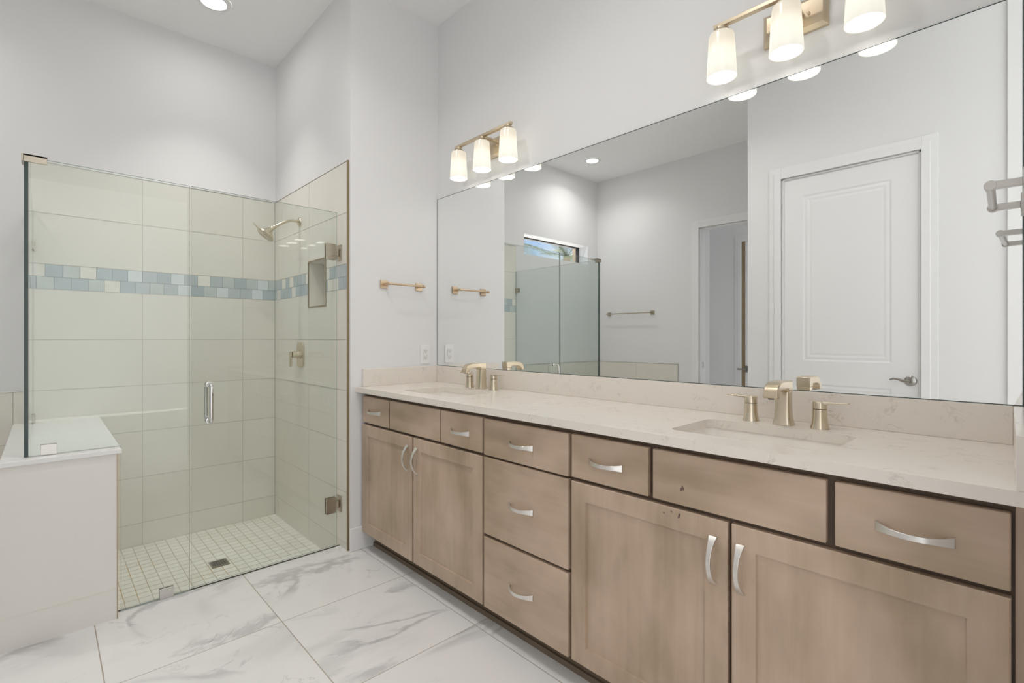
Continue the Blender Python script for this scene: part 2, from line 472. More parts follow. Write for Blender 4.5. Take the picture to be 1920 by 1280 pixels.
def mirror_mat():
    m, nt, b = new_mat('mirror_silver')
    b.inputs['Metallic'].default_value = 1.0
    b.inputs['Base Color'].default_value = (0.93, 0.945, 0.94, 1)
    b.inputs['Roughness'].default_value = 0.0
    return m
M['mirror'] = mirror_mat()

# ================================================================ plan constants (metres; camera at the origin, +Y along the vanity, +X to the mirror)
XM = 1.871          # vanity wall
XS = 1.260          # tiled shower side wall face
XSD = 1.268         # drywall behind it
YP = 2.678          # pillar wall facing the camera
YB = 3.926          # tiled shower back wall face
YBD = 3.934         # drywall behind it
YG = 2.797          # shower glass plane
XL = -1.55          # far left wall
XE = -0.39          # wall with the panel door, beside the camera
YE = 1.576          # its outer corner
ZC = 3.263          # ceiling
ZPAN = -0.108       # sunken shower floor
Z0 = CAMH           # tile rows are listed relative to eye height
def yr(x):          # right side wall line (a shade out of square)
    return 0.0125 + (x - XM) * 0.0236

# ================================================================ SETTING
b = MB()
b.box(-3.4, 3.0, -4.6, 2.812, -0.13, 0)
b.box(-2.95, -0.129, 2.812, 4.1, -0.13, 0)
struct(b.build('floor', M['floor']))
b = MB(); b.box(-3.4, 3.0, -3.2, 4.16, ZC, ZC + 0.1)  # carried on behind the camera, unseen, to keep the sun off the floor
struct(b.build('ceiling', M['ceil']))
# vanity wall
b = MB(); b.box(XM, XM + 0.15, -0.3, 4.1, 0, ZC)
struct(b.build('wall_vanity', M['wall']))
# pillar wall between shower and vanity, with the niche cut into the shower side
NY0, NY1, NZ0, NZ1 = 2.995, 3.273, Z0 + 0.20, Z0 + 0.497
b = MB()
for (u0, u1, v0, v1) in rect_minus((YP, 4.1, -0.12, ZC), (NY0, NY1, NZ0, NZ1)):
    b.box(XSD, XSD + 0.10, u0, u1, v0, v1)
b.box(XSD + 0.10, XM, YP, 4.1, -0.12, ZC)
struct(b.build('wall_pillar', M['wall'], weld=False))
# back wall with the transom window opening
WX0, WX1, WZ0, WZ1 = -1.351, -0.190, 2.167, 2.400
b = MB()
for (u0, u1, v0, v1) in rect_minus((-2.95, XSD, -0.12, ZC), (WX0, WX1, WZ0, WZ1)):
    b.box(u0, u1, YBD, YBD + 0.20, v0, v1)
struct(b.build('wall_back', M['wall']))
# left wall with a doorway
DY0, DY1, DZ = 1.76, 2.54, 2.44
b = MB()
for (u0, u1, v0, v1) in rect_minus((1.456, YBD, 0, ZC), (DY0, DY1, -1, DZ)):
    b.box(XL - 0.12, XL, u0, u1, v0, v1)
struct(b.build('wall_left', M['wall']))
# wall with the closed panel door
EY0, EY1 = 0.489, 1.325
b = MB()
for (u0, u1, v0, v1) in rect_minus((-0.13, YE, 0, ZC), (EY0, EY1, -1, DZ)):
    b.box(XE - 0.12, XE, u0, u1, v0, v1)
b.box(XL - 0.12, XE - 0.12, YE - 0.12, YE, 0, ZC)
struct(b.build('wall_entry', M['wall']))
# right wall: short stub beside the counter; the rest is a full-height opening the camera stands in
b = MB()
b.prism([(1.02, yr(1.02)), (XM, yr(XM)), (XM, -0.13), (1.02, -0.13)], 'z', 0, ZC)
struct(b.build('wall_right', M['wall']))
# small hall beyond the left doorway
b = MB()
b.box(-2.82, -2.70, -1.0, 4.1, 0, ZC)
b.box(-2.70, XL - 0.12, 2.95, 3.05, 0, ZC)
struct(b.build('wall_hall', M['wall']))

# doorway casing, left wall
def casing(mb, x, y0, y1, zt, w=0.075, t=0.018, sgn=1):
    for k, (ww, tt) in enumerate(((w, t * 0.6), (w * 0.55, t))):
        mb.box(x, x + sgn * tt, y0 - ww, y0, 0, zt + ww)
        mb.box(x, x + sgn * tt, y1, y1 + ww, 0, zt + ww)
        mb.box(x, x + sgn * tt, y0, y1, zt, zt + ww)
b = MB(); casing(b, XL, DY0, DY1, DZ, 0.085)
b.box(XL - 0.12, XL, DY1 - 0.015, DY1, 0, DZ); b.box(XL - 0.12, XL, DY0, DY0 + 0.015, 0, DZ); b.box(XL - 0.12, XL, DY0, DY1, DZ - 0.015, DZ)
d2 = struct(b.build('door_2', M['trim'], bevel=0.003))
b = MB(); b.box(XL - 0.075, XL - 0.045, DY1 - 0.0165, DY1 - 0.0145, 0.885, 0.955)
b.build('strike_plate', M['satin'], d2)
# door in the hall seen through the doorway
b = MB(); casing(b, -2.70, 1.75, 2.53, DZ, 0.085)
b.box(-2.70, -2.692, 1.75, 2.488, 0.01, DZ)
d3 = struct(b.build('door_3', M['trim'], bevel=0.003))
b = MB(); b.box(-2.699, -2.688, 2.489, 2.529, 0.0, DZ); b.build('door_edge', M['brown'], d3)
b = MB(); b.box(-2.692, -2.684, 2.44, 2.485, 0.79, 0.87); b.tube([(-2.69, 2.46, 0.83), (-2.64, 2.46, 0.83), (-2.63, 2.49, 0.83), (-2.63, 2.56, 0.828)], 0.009)
b.build('lever_handle', M['lever'], d3, smooth=True)

# closed panel door beside the camera (seen in the mirror)
def rings(mb, axis_x, rects, depths, m=0, close=True, sgn=1):
    # nested rectangles (y0,y1,z0,z1) at x = axis_x + sgn*depth, bridged by quads, innermost filled
    L = []
    for (y0, y1, z0, z1), d in zip(rects, depths):
        x = axis_x + sgn * d
        L.append([(x, y0, z0), (x, y1, z0), (x, y1, z1), (x, y0, z1)])
    for a, c in zip(L[:-1], L[1:]):
        for i in range(4):
            j = (i + 1) % 4
            mb.face([a[i], a[j], c[j], c[i]], m)
    if close:
        mb.face(L[-1], m)
def inset(r, d): return (r[0] + d, r[1] - d, r[2] + d, r[3] - d)

b = MB(); casing(b, XE, EY0, EY1, DZ, 0.085)
b.box(XE - 0.12, XE, EY0, EY0 + 0.014, 0, DZ); b.box(XE - 0.12, XE, EY1 - 0.014, EY1, 0, DZ); b.box(XE - 0.12, XE, EY0, EY1, DZ - 0.014, DZ)
d1 = struct(b.build('door_1', M['trim'], bevel=0.003))
b = MB()
sy0, sy1 = EY0 + 0.0155, EY1 - 0.0155
xf = XE - 0.012
up = (0.645, 1.181, 1.050, 2.290); lo = (0.645, 1.181, 0.23, 0.88)
for (u0, u1, v0, v1) in [q for r in rect_minus((sy0, sy1, 0.008, DZ - 0.0155), up) for q in rect_minus(r, lo)]:
    b.face([(xf, u0, v0), (xf, u1, v0), (xf, u1, v1), (xf, u0, v1)])
for r in (up, lo):
    rings(b, xf, [r, inset(r, 0.012), inset(r, 0.030), inset(r, 0.045), inset(r, 0.060)], [0, 0.005, 0.003, 0.006, 0.004], sgn=-1)
b.box(xf - 0.04, xf - 0.014, sy0, sy1, 0.008, DZ - 0.0155)
b.build('door_slab', M['trim'], d1)
b = MB()
hx, hy_, hz = xf, 0.545, 0.938
b.lathe([(0.034, 0), (0.034, 0.004), (0.026, 0.010), (0.014, 0.014), (0.011, 0.045), (0.011, 0.052)], (hx, hy_, hz), (1, 0, 0), 28)
b.tube([(hx + 0.046, hy_, hz - 0.002), (hx + 0.048, hy_ + 0.03, hz), (hx + 0.048, hy_ + 0.06, hz + 0.010), (hx + 0.046, hy_ + 0.085, hz + 0.012), (hx + 0.042, hy_ + 0.105, hz + 0.004)], [0.011, 0.010, 0.008, 0.007, 0.005], 12)
b.build('lever_handle', M['lever'], d1, smooth=True)
# full-height white board, added to make a lighter strip in the mirror
b = MB(); b.box(XE, XE + 0.022, -0.03, 0.096, 0, ZC)
struct(b.build('trim_1', M['trim'], bevel=0.003))

# baseboards
def baseboard(name, pts, zt=0.132):
    mb = MB()
    for (x0, x1, y0, y1) in pts:
        mb.box(x0, x1, y0, y1, 0, zt)
    return struct(mb.build(name, M['trim'], bevel=0.004))
baseboard('baseboard_pillar', [(1.262, 1.87, YP - 0.014, YP)])
baseboard('baseboard_left', [(XL, XL + 0.014, 2.64, 2.79), (XL, XL + 0.014, YE, 1.66)])
baseboard('baseboard_entry', [(XE, XE + 0.014, 1.42, YE), (XE, XE + 0.014, 0.10, 0.40)])

# window_1: dark bronze transom
b = MB()
fy0, fy1 = YBD + 0.147, YBD + 0.19
for r in rect_minus((WX0, WX1, WZ0, WZ1), (WX0 + 0.016, WX1 - 0.016, WZ0 + 0.018, WZ1 - 0.014)):
    b.box(r[0], r[1], fy0, fy1, r[2], r[3])
w1 = struct(b.build('window_1', M['bronze']))
b = MB(); b.box(WX0 + 0.014, WX1 - 0.014, fy0 + 0.015, fy0 + 0.020, WZ0 + 0.016, WZ1 - 0.012)
b.build('window_pane', M['pane'], w1)

# ---------------------------------------------------------------- shower tiling
ROWS = [1.0165, 0.7225, 0.428, 0.2835, -0.010, -0.3035, -0.597, -0.8905, -1.184, -1.328]   # z relative to eye height
TJ = 0.0018
M['m_slate'] = plain('mosaic_slate_glass', (0.42, 0.485, 0.515), 0.08, var=0.10, vscale=18)
M['m_joint'] = plain('mosaic_joint', (0.27, 0.29, 0.29), 0.8, var=0.1)
tile_mats = [M['grout'], M['tile'], M['tile2'], M['m_stone'], M['m_blue'], M['m_green'], M['m_white'], M['m_slate'], M['m_joint']]
MI = {'S': 3, 'B': 4, 'G': 5, 'W': 6}
def tile_wall(mb, put, u0, u1, joints, row_lo, row_hi, mosaic=None, hole=None):
    # put(u0,u1,v0,v1,depth0,depth1,mat) places a slab; tiles stand 8 mm off the drywall, grout 6.6 mm
    zt, zb = ROWS[row_lo], ROWS[row_hi]
    base = [(u0, u1, Z0 + zb, Z0 + zt)]
    if hole: base = [q for r in base for q in rect_minus(r, hole)]
    for r in base: put(*r, 0.0, 0.0068, 0)
    us = [u0] + [j for j in sorted(joints) if u0 + 0.01 < j < u1 - 0.01] + [u1]
    for k in range(row_lo, row_hi):
        if k == 2 and mosaic is not None: continue
        for a, c in zip(us[:-1], us[1:]):
            r = (a + TJ, c - TJ, Z0 + ROWS[k + 1] + TJ, Z0 + ROWS[k] - TJ)
            parts = rect_minus(r, (hole[0] - 0.001, hole[1] + 0.001, hole[2] - 0.001, hole[3] + 0.001)) if hole else [r]
            mt = 1 if random.random() < 0.5 else 2
            for q in parts:
                if q[1] - q[0] > 0.004 and q[3] - q[2] > 0.004:
                    put(*q, 0.001, 0.008, mt)
    if mosaic:
        for r in ([(u0, u1, Z0 + ROWS[3] + 0.001, Z0 + ROWS[2] - 0.001)] if not hole else rect_minus((u0, u1, Z0 + ROWS[3] + 0.001, Z0 + ROWS[2] - 0.001), hole)): put(*r, 0.001, 0.0071, 8)
        for (start, step, seq, v0, v1) in mosaic:
            u = start
            for ch in seq:
                a, c = (u, u + step) if step > 0 else (u + step, u)
                a, c = max(a, u0), min(c, u1)
                if c - a > 0.006:
                    r = (a + 0.0013, c - 0.0013, v0 + 0.0013, v1 - 0.0013)
                    for q in (rect_minus(r, hole) if hole else [r]):
                        if q[1] - q[0] > 0.004: put(*q, 0.001, 0.0078, 7 if ch == 'B' and random.random() < 0.4 else MI[ch])
                u += step
zm = Z0 + 0.3558
b = MB()
def put_back(u0, u1, v0, v1, d0, d1, m): b.box(u0, u1, YBD - d1, YBD - d0, v0, v1, m)
tile_wall(b, put_back, -0.060, XS, [0.4555 - 0.584, 0.4555, 1.0395], 0, 9,
          mosaic=[(-0.0732, 0.0757, 'SBGSBBWBBWBSBGBGWGB', zm, Z0 + 0.428), (-0.0732 - 0.038, 0.0757, 'BGBBGSBBGBWBGWBBWBB', Z0 + 0.2835, zm)])
tile_wall(b, put_back, XL, -0.060, [-0.1285 - 0.584 * k for k in range(3)], 5, 9)
struct(b.build('wall_shower_back', tile_mats))
b = MB()
def put_side(u0, u1, v0, v1, d0, d1, m): b.box(XSD - d1, XSD - d0, u0, u1, v0, v1, m)
HOLE = (NY0, NY1, NZ0, NZ1)
tile_wall(b, put_side, 2.702, YB, [3.264, 3.264 + 0.586, 2.702], 0, 9,
          mosaic=[(YB, -0.0757, 'GBSBSBBBSBWBSBBBB', zm, Z0 + 0.428), (YB + 0.03, -0.0757, 'GSBBBSBBBSBBBSSBB', Z0 + 0.2835, zm)], hole=HOLE)
struct(b.build('wall_shower_side', tile_mats))
b = MB()
def put_left(u0, u1, v0, v1, d0, d1, m): b.box(XL + d0, XL + d1, u0, u1, v0, v1, m)
tile_wall(b, put_left, 2.793, YB, [YB - 0.586], 5, 9)
struct(b.build('wall_tub_tile', tile_mats))
b = MB()
b.box(XL, -0.06, YBD - 0.010, YBD, Z0 - 0.3035, Z0 - 0.2995); b.box(XL, XL + 0.010, 2.789, YB, Z0 - 0.3035, Z0 - 0.2995); b.box(XL, XL + 0.010, 2.789, 2.793, 0.0, Z0 - 0.3035)
struct(b.build('trim_2', M['satin']))
# niche lining and bronze frame
b = MB()
nd = XSD + 0.092
b.box(nd, nd + 0.006, NY0, NY1, NZ0, NZ1); b.box(XSD - 0.006, nd, NY0, NY0 + 0.006, NZ0, NZ1); b.box(XSD - 0.006, nd, NY1 - 0.006, NY1, NZ0, NZ1)
b.box(XSD - 0.006, nd, NY0 + 0.006, NY1 - 0.006, NZ0, NZ0 + 0.006); b.box(XSD - 0.006, nd, NY0 + 0.006, NY1 - 0.006, NZ1 - 0.006, NZ1)
struct(b.build('wall_niche', M['tile']))
b = MB()
for r in rect_minus((NY0 - 0.004, NY1 + 0.004, NZ0 - 0.004, NZ1 + 0.004), (NY0 + 0.005, NY1 - 0.005, NZ0 + 0.005, NZ1 - 0.005)):
    b.box(XSD - 0.0105, XSD - 0.004, *r)
struct(b.build('trim_3', M['brass']))
# bronze edge strip along the tiled wall's front edge and thin cap on its top
b = MB(); b.box(XS - 0.003, XSD, 2.692, 2.702, 0, Z0 + 1.0185)
struct(b.build('trim_4', M['brass']))
b = MB(); b.box(XS - 0.002, XSD, 2.702, YB, Z0 + 1.0165, Z0 + 1.0195); b.box(-0.060, XS, YB - 0.002, YBD, Z0 + 1.0165, Z0 + 1.0195)
struct(b.build('trim_5', M['satin']))
# sunken mosaic shower floor
b = MB()
DRX0, DRX1, DRY0, DRY1 = 0.700, 0.791, 3.242, 3.336
b.box(0.20, XSD, 2.80, YBD, ZPAN - 0.03, ZPAN, 0)
P = 0.0572
x = 1.262
while x > 0.2:
    y = YB
    while y > 2.82:
        for q in rect_minus((x - P + 0.0018, x - 0.0018, y - P + 0.0025, y - 0.0025), (DRX0, DRX1, DRY0, DRY1)):
            if q[1] - q[0] > 0.005 and q[3] - q[2] > 0.005:
                b.box(q[0], q[1], q[2], q[3], ZPAN, ZPAN + 0.0016, random.choice((1, 2, 2)))
        y -= P
    x -= P
struct(b.build('floor_shower', [M['pan_grout'], M['pan_a'], M['pan_b']]))
b = MB(); b.box(0.20, XSD, 2.800, 2.8125, ZPAN, 0.0)
struct(b.build('trim_6', M['knee']))

# knee wall carrying the ledge
b = MB(); b.box(-0.128, 0.229, 2.737, YBD, -0.12, 0.717)
kw = struct(b.build('wall_knee', M['knee']))
b = MB(); b.box(-0.128, 0.2285, 2.7355, 2.7372, 0.130, 0.1325)
b.build('tile_joint', M['m_stone'], kw)
b = MB(); b.box(0.2285, 0.232, 2.7345, 2.742, 0.0, 0.717)
struct(b.build('trim_7', M['brass']))

# ================================================================ LEDGE
b = MB(); b.box(-0.1285, 0.245, 2.728, YB, 0.717, 0.738)
tag(b.build('ledge_slab', M['ledge'], bevel=0.003), 'white stone slab capping the tiled knee wall left of the shower', 'ledge')

# ================================================================ SHOWER GLASS
GT = 1.953
def pane_prism(name, poly, axis, a, c, parent, dark_edges=()):
    mb = MB(); mb.prism(poly, axis, a, c)
    k = len(poly)
    for i in range(k):
        mb.m[2 + i] = 2 if i in dark_edges else 1
    return mb.build(name, [M['glass'], M['edge_pale'], M['edge']], parent)
# fixed front panel, notched over the ledge
t = thing('shower_screen', 'fixed clear glass shower panel notched over the white ledge, beside the glass door', 'glass panel', (0.25, YG, 0.0))
poly = [(-0.046, 0.740), (0.2475, 0.740), (0.2475, 0.002), (0.508, 0.002), (0.508, GT), (-0.046, GT)]
pane_prism('glass_pane', poly, 'y', YG - 0.005, YG + 0.005, t, dark_edges=(5,))
def clip(mb, x0, x1, z0, z1):
    mb.box(x0, x1, YG - 0.0105, YG - 0.0052, z0, z1); mb.box(x0, x1, YG + 0.0052, YG + 0.0105, z0, z1)
b = MB(); clip(b, -0.012, 0.038, 0.739, 0.782); b.build('ledge_clip', M['satin'], t, bevel=0.001)
b = MB(); clip(b, 0.388, 0.444, 0.0005, 0.050); b.build('floor_clip', M['satin'], t, bevel=0.001)
b = MB()
b.box(-0.0620, 0.008, YG - 0.012, YG - 0.0054, 1.931, 1.962); b.box(-0.0680, -0.0620, YG - 0.012, YG + 0.055, 1.931, 1.962)
b.box(-0.0620, 0.008, YG - 0.012, YG + 0.055, 1.9545, 1.962)
b.build('corner_clamp', M['pewter'], t, bevel=0.001)
# return panel along the left side of the shower
t = thing('shower_screen', 'clear glass return panel standing on the white ledge, running back to the tiled wall', 'glass panel', (-0.051, 3.36, 0.740))
pane_prism('glass_pane', [(YG - 0.005, 0.740), (3.924, 0.740), (3.924, GT), (YG - 0.005, GT)], 'x', -0.0605, -0.0475, t, dark_edges=(3,))
for zc, nm in ((1.745, 'wall_clip'), (0.735 + 0.028, 'ledge_clip')):
    b = MB()
    b.box(-0.0665, -0.0610, 3.875, 3.925, zc - 0.025 + (0.003 if nm == 'ledge_clip' else 0), zc + 0.025); b.box(-0.0470, -0.0415, 3.875, 3.925, zc - 0.025 + (0.003 if nm == 'ledge_clip' else 0), zc + 0.025)
    b.build(nm, M['pewter'], t, bevel=0.001)
# door
t = thing('shower_door', 'hinged clear glass shower door with looped pull between fixed panel and tiled wall', 'shower door', (0.88, YG, 0.012))
pane_prism('glass_pane', [(0.514, 0.012), (1.240, 0.012), (1.240, GT), (0.514, GT)], 'y', YG - 0.005, YG + 0.005, t, dark_edges=())
for zc in (1.720, 0.249):
    b = MB()
    b.box(1.172, 1.232, YG - 0.0125, YG - 0.0054, zc - 0.046, zc + 0.046); b.box(1.172, 1.232, YG + 0.0054, YG + 0.0125, zc - 0.046, zc + 0.046)
    h = b.build('hinge', M['pewter'], t, bevel=0.0015)
    b = MB()
    b.box(1.206, 1.246, YG - 0.0165, YG - 0.0126, zc - 0.022, zc + 0.022)
    b.lathe([(0.0075, -0.022), (0.0075, 0.022)], (1.240, YG - 0.0105, zc), (0, 0, 1), 16)
    b.build('hinge_knuckle', M['pewter'], h, bevel=0.001)
    b = MB(); b.box(1.252, 1.2595, YG - 0.026, YG + 0.026, zc - 0.046, zc + 0.046); b.box(1.2405, 1.252, YG - 0.006, YG + 0.006, zc - 0.022, zc + 0.022)
    b.build('wall_plate', M['pewter'], h, bevel=0.001)
b = MB()
for s in (-1, 1):
    pts = []
    y0 = YG + s * 0.0055
    zt, zb_, d = 0.992, 0.812, 0.050
    for k in range(9):
        a = PI / 2 * k / 8
        pts.append((0.588, y0 + s * (d - 0.018 + 0.018 * math.sin(a)), zt - 0.018 + 0.018 * math.cos(a)))
    for k in range(9):
        a = PI / 2 * k / 8
        pts.append((0.588, y0 + s * (d - 0.018 + 0.018 * math.cos(a)), zb_ + 0.018 - 0.018 * math.sin(a)))
    b.tube([(0.588, y0, zt)] + pts + [(0.588, y0, zb_)], 0.0095, 14)
    for z in (zt, zb_):
        b.lathe([(0.0145, 0), (0.0145, 0.004), (0.011, 0.006)], (0.588, YG + s * 0.0052, z), (0, s, 0), 20)
b.build('pull_handle', M['chrome'], t, smooth=True)

# ================================================================ SHOWER FITTINGS
t = thing('showerhead', 'brushed nickel shower head on a bent arm high on the tiled side wall', 'shower head', (XS, 3.423, Z0 + 0.789))
fy, fz = 3.423, Z0 + 0.789
b = MB(); b.lathe([(0.030, 0.0005), (0.030, 0.004), (0.024, 0.012), (0.012, 0.017)], (XS, fy, fz), (-1, 0, 0), 28); b.build('flange', M['champ'], t, smooth=True)
arm = []
for k in range(11):
    u = k / 10
    arm.append((XS - 0.010 - 0.155 * u, fy, fz + 0.004 * math.sin(PI * u) - 0.062 * max(0, u - 0.25) ** 1.25 / 0.70))
b = MB(); b.tube(arm, 0.0095, 14); b.build('arm', M['champ'], t, smooth=True)
e1 = Vector(arm[-1]); dr = (Vector(arm[-1]) - Vector(arm[-3])).normalized()
b = MB(); b.lathe([(0.0115, -0.016), (0.013, -0.012), (0.013, 0.002), (0.011, 0.004), (0.015, 0.012), (0.015, 0.022), (0.010, 0.030)], tuple(e1), tuple(dr), 20)
b.build('swivel', M['champ'], t, smooth=True)
hd = Vector((-0.60, 0.0, -0.80)).normalized()
hc = e1 + dr * 0.030
b = MB(); b.lathe([(0.012, -0.012), (0.018, 0.0), (0.030, 0.020), (0.047, 0.036), (0.055, 0.044), (0.056, 0.052), (0.052, 0.055)], tuple(hc), tuple(hd), 32)
b.build('spray_head', M['champ'], t, smooth=True)
b = MB(); b.tube([tuple(hc + hd * 0.046 + Vector((-0.043, 0, 0.032))), tuple(hc + hd * 0.046 + Vector((-0.075, 0, 0.065)))], [0.006, 0.004], 10)
b.build('spray_lever', M['champ'], t, smooth=True)

t = thing('shower_valve', 'brushed nickel shower valve with lever on an upright rounded plate, tiled side wall', 'shower valve', (XS, 3.405, Z0 - 0.115))
vy, vz = 3.405, Z0 - 0.115
pl = []
hw, hh, rr = 0.058, 0.082, 0.030
for cx_, cz_, a0 in ((hw - rr, hh - rr, 0), (-hw + rr, hh - rr, PI / 2), (-hw + rr, -hh + rr, PI), (hw - rr, -hh + rr, 1.5 * PI)):
    for k in range(7):
        a = a0 + PI / 2 * k / 6
        pl.append((vy + cx_ + rr * math.cos(a), vz + cz_ + rr * math.sin(a)))
b = MB(); b.prism(pl, 'x', XS - 0.009, XS - 0.0003); b.build('wall_plate', M['champ'], t, bevel=0.003, smooth=True)
b = MB(); b.lathe([(0.030, 0.009), (0.030, 0.012), (0.024, 0.016), (0.022, 0.055), (0.021, 0.060)], (XS, vy, vz + 0.004), (-1, 0, 0), 28)
b.build('hub', M['champ'], t, smooth=True)
b = MB(); b.box(XS - 0.074, XS - 0.0605, vy - 0.011, vy + 0.011, vz - 0.078, vz + 0.026); b.build('lever', M['champ'], t, bevel=0.004, smooth=True)

b = MB()
n_ = 0
b.box(DRX0 + 0.002, DRX1 - 0.002, DRY0 + 0.002, DRY1 - 0.002, ZPAN + 0.0001, ZPAN + 0.002, 1)
for r in rect_minus((DRX0, DRX1, DRY0, DRY1), (DRX0 + 0.008, DRX1 - 0.008, DRY0 + 0.008, DRY1 - 0.008)):
    b.box(r[0], r[1], r[2], r[3], ZPAN + 0.0001, ZPAN + 0.005, 0)
for i in range(6):
    for j in range(6):
        if (i + j) % 2 == 0:
            u = DRX0 + 0.010 + i * 0.0122; v = DRY0 + 0.010 + j * 0.0126
            b.box(u, u + 0.012, v, v + 0.004, ZPAN + 0.002, ZPAN + 0.0048, 0)
        else:
            u = DRX0 + 0.010 + i * 0.0122; v = DRY0 + 0.010 + j * 0.0126
            b.box(u + 0.004, u + 0.008, v - 0.003, v + 0.012, ZPAN + 0.002, ZPAN + 0.0048, 0)
tag(b.build('shower_drain', [M['drain'], M['dark']]), 'square metal drain grate set in the mosaic shower floor', 'drain')

# ================================================================ VANITY
XD0, XD1 = 1.330, 1.350      # drawer and door fronts: face, back
def slab_front(name, y0, y1, z0, z1, parent):
    mb = MB(); mb.box(XD0, XD1, y0, y1, z0, z1)
    return mb.build(name, M['wood_h'], parent, bevel=0.003)
def panel_front(name, y0, y1, z0, z1, parent, w=0.062):
    mb = MB()
    r = (y0, y1, z0, z1)
    rings(mb, XD1, [r, r, inset(r, 0.003), inset(r, w), inset(r, w + 0.0025), inset(r, w + 0.004)], [0, -0.018, -0.020, -0.020, -0.0125, -0.0125])
    mb.face([(XD1, y0, z0), (XD1, y1, z0), (XD1, y1, z1), (XD1, y0, z1)])
    return mb.build(name, M['wood_v'], parent, weld=True)
def pull(name, y, z, vertical, parent, half=0.066):
    # arched strap pull: wide flared ends on the face, slim bow standing off it
    secs = []
    n = 28
    for i in range(n + 1):
        tt = -1 + 2 * i / n
        out = 0.0035 + 0.0315 * (1 - abs(tt) ** 2.0)
        inn = 0.0002 if abs(tt) > 0.80 else max(0.0002, out - 0.0055)
        hw_ = 0.0060 + 0.0056 * abs(tt) ** 3.2
        u = half * tt
        if vertical:
            secs.append([(XD0 - inn, y - hw_, z + u), (XD0 - out, y - hw_, z + u), (XD0 - out, y + hw_, z + u), (XD0 - inn, y + hw_, z + u)])
        else:
            secs.append([(XD0 - inn, y + u, z - hw_), (XD0 - out, y + u, z - hw_), (XD0 - out, y + u, z + hw_), (XD0 - inn, y + u, z + hw_)])
    mb = MB(); mb.loft(secs)
    return mb.build(name, M['nickel_v'] if vertical else M['nickel_h'], parent, bevel=0.0008, smooth=True)
def cabinet_box(parent, y0, y1):
    mb = MB()
    mb.box(1.3505, 1.372, y0, y1, 0.098, 0.9080)           # face frame
    mb.box(1.372, 1.866, y0, y0 + 0.016, 0.098, 0.9080); mb.box(1.372, 1.866, y1 - 0.016, y1, 0.098, 0.9080)
    mb.box(1.372, 1.866, y0 + 0.016, y1 - 0.016, 0.098, 0.114)
    mb.build('carcass', M['wood_gap_shade'], parent)
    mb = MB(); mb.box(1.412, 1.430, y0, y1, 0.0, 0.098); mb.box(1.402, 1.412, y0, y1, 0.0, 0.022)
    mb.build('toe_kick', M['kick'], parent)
ZR0, ZR1 = 0.7375, 0.887
ZD0, ZD1 = 0.102, 0.7245
# sink cabinet at the far end, under the first basin
t = thing('vanity_cabinet', 'taupe wood sink cabinet at the far end against the pillar wall', 'cabinet', (1.61, 2.12, 0), 'vanity cabinets under the quartz top')
cabinet_box(t, 1.5785, 2.662)
d = slab_front('drawer', 2.360, 2.652, ZR0, ZR1, t); pull('pull_handle', 2.512, 0.805, False, d)
slab_front('false_front', 1.890, 2.346, ZR0, ZR1, t)
d = slab_front('drawer', 1.585, 1.880, ZR0, ZR1, t); pull('pull_handle', 1.735, 0.805, False, d)
d = panel_front('door', 2.130, 2.660, ZD0, ZD1, t); pull('pull_handle', 2.168, 0.614, True, d)
d = panel_front('door', 1.585, 2.116, ZD0, ZD1, t); pull('pull_handle', 2.084, 0.614, True, d)
# drawer bank
t = thing('vanity_cabinet', 'taupe wood bank of three drawers between the two sink cabinets', 'cabinet', (1.61, 1.345, 0), 'vanity cabinets under the quartz top')
cabinet_box(t, 1.111, 1.5775)
d = slab_front('drawer', 1.117, 1.573, ZR0 - 0.004, ZR1 - 0.002, t); pull('pull_handle', 1.352, 0.805, False, d)
d = slab_front('drawer', 1.117, 1.573, 0.406, 0.7255, t); pull('pull_handle', 1.352, 0.563, False, d)
d = slab_front('drawer', 1.117, 1.573, 0.100, 0.394, t); pull('pull_handle', 1.352, 0.243, False, d)
# sink cabinet nearest the camera
t = thing('vanity_cabinet', 'taupe wood sink cabinet nearest the camera with scuffed false front', 'cabinet', (1.61, 0.56, 0), 'vanity cabinets under the quartz top')
cabinet_box(t, 0.016, 1.110)
mb_ = MB(); mb_.box(1.342, 1.3503, yr(1.345) + 0.001, 0.0205, 0.098, 0.908); mb_.box(1.402, 1.43, yr(1.4) + 0.001, 0.016, 0.0, 0.098); mb_.build('filler_strip', M['wood_v'], t)
d = slab_front('drawer', 0.802, 1.102, ZR0, ZR1, t); pull('pull_handle', 0.958, 0.805, False, d)
ff = slab_front('false_front', 0.331, 0.786, ZR0, ZR1, t)
d = slab_front('drawer', 0.026, 0.314, ZR0, ZR1, t); pull('pull_handle', 0.171, 0.807, False, d)
dA = panel_front('door', 0.562, 1.103, ZD0, ZD1, t); pull('pull_handle', 0.600, 0.612, True, dA)
dB = panel_front('door', 0.026, 0.551, ZD0, ZD1, t); pull('pull_handle', 0.527, 0.611, True, dB)
def blot(mb, y, z, ry, rz, x, n=11, rot=0.0):
    pts = []
    for i in range(n):
        a = 2 * PI * i / n; r = 1.0 + 0.9 * random.random()
        u, v = ry * r * math.cos(a), rz * r * math.sin(a)
        pts.append((y + u * math.cos(rot) - v * math.sin(rot), z + u * math.sin(rot) + v * math.cos(rot)))
    mb.prism(pts, 'x', x - 0.0004, x + 0.0002)
b = MB(); blot(b, 0.6885, 0.789, 0.0026, 0.005, XD0, rot=-0.3); b.build('scuff_mark', M['stain'], ff)
b = MB(); blot(b, 0.6935, 0.7835, 0.0018, 0.004, XD0); b.build('scuff_mark', M['stain'], ff)
b = MB(); blot(b, 0.700, 0.705, 0.0024, 0.006, XD0, rot=0.35); b.build('scuff_mark', M['stain'], dA)
b = MB(); blot(b, 0.724, 0.712, 0.0030, 0.0012, XD0, rot=0.5); b.build('scuff_mark', M['stain'], dA)
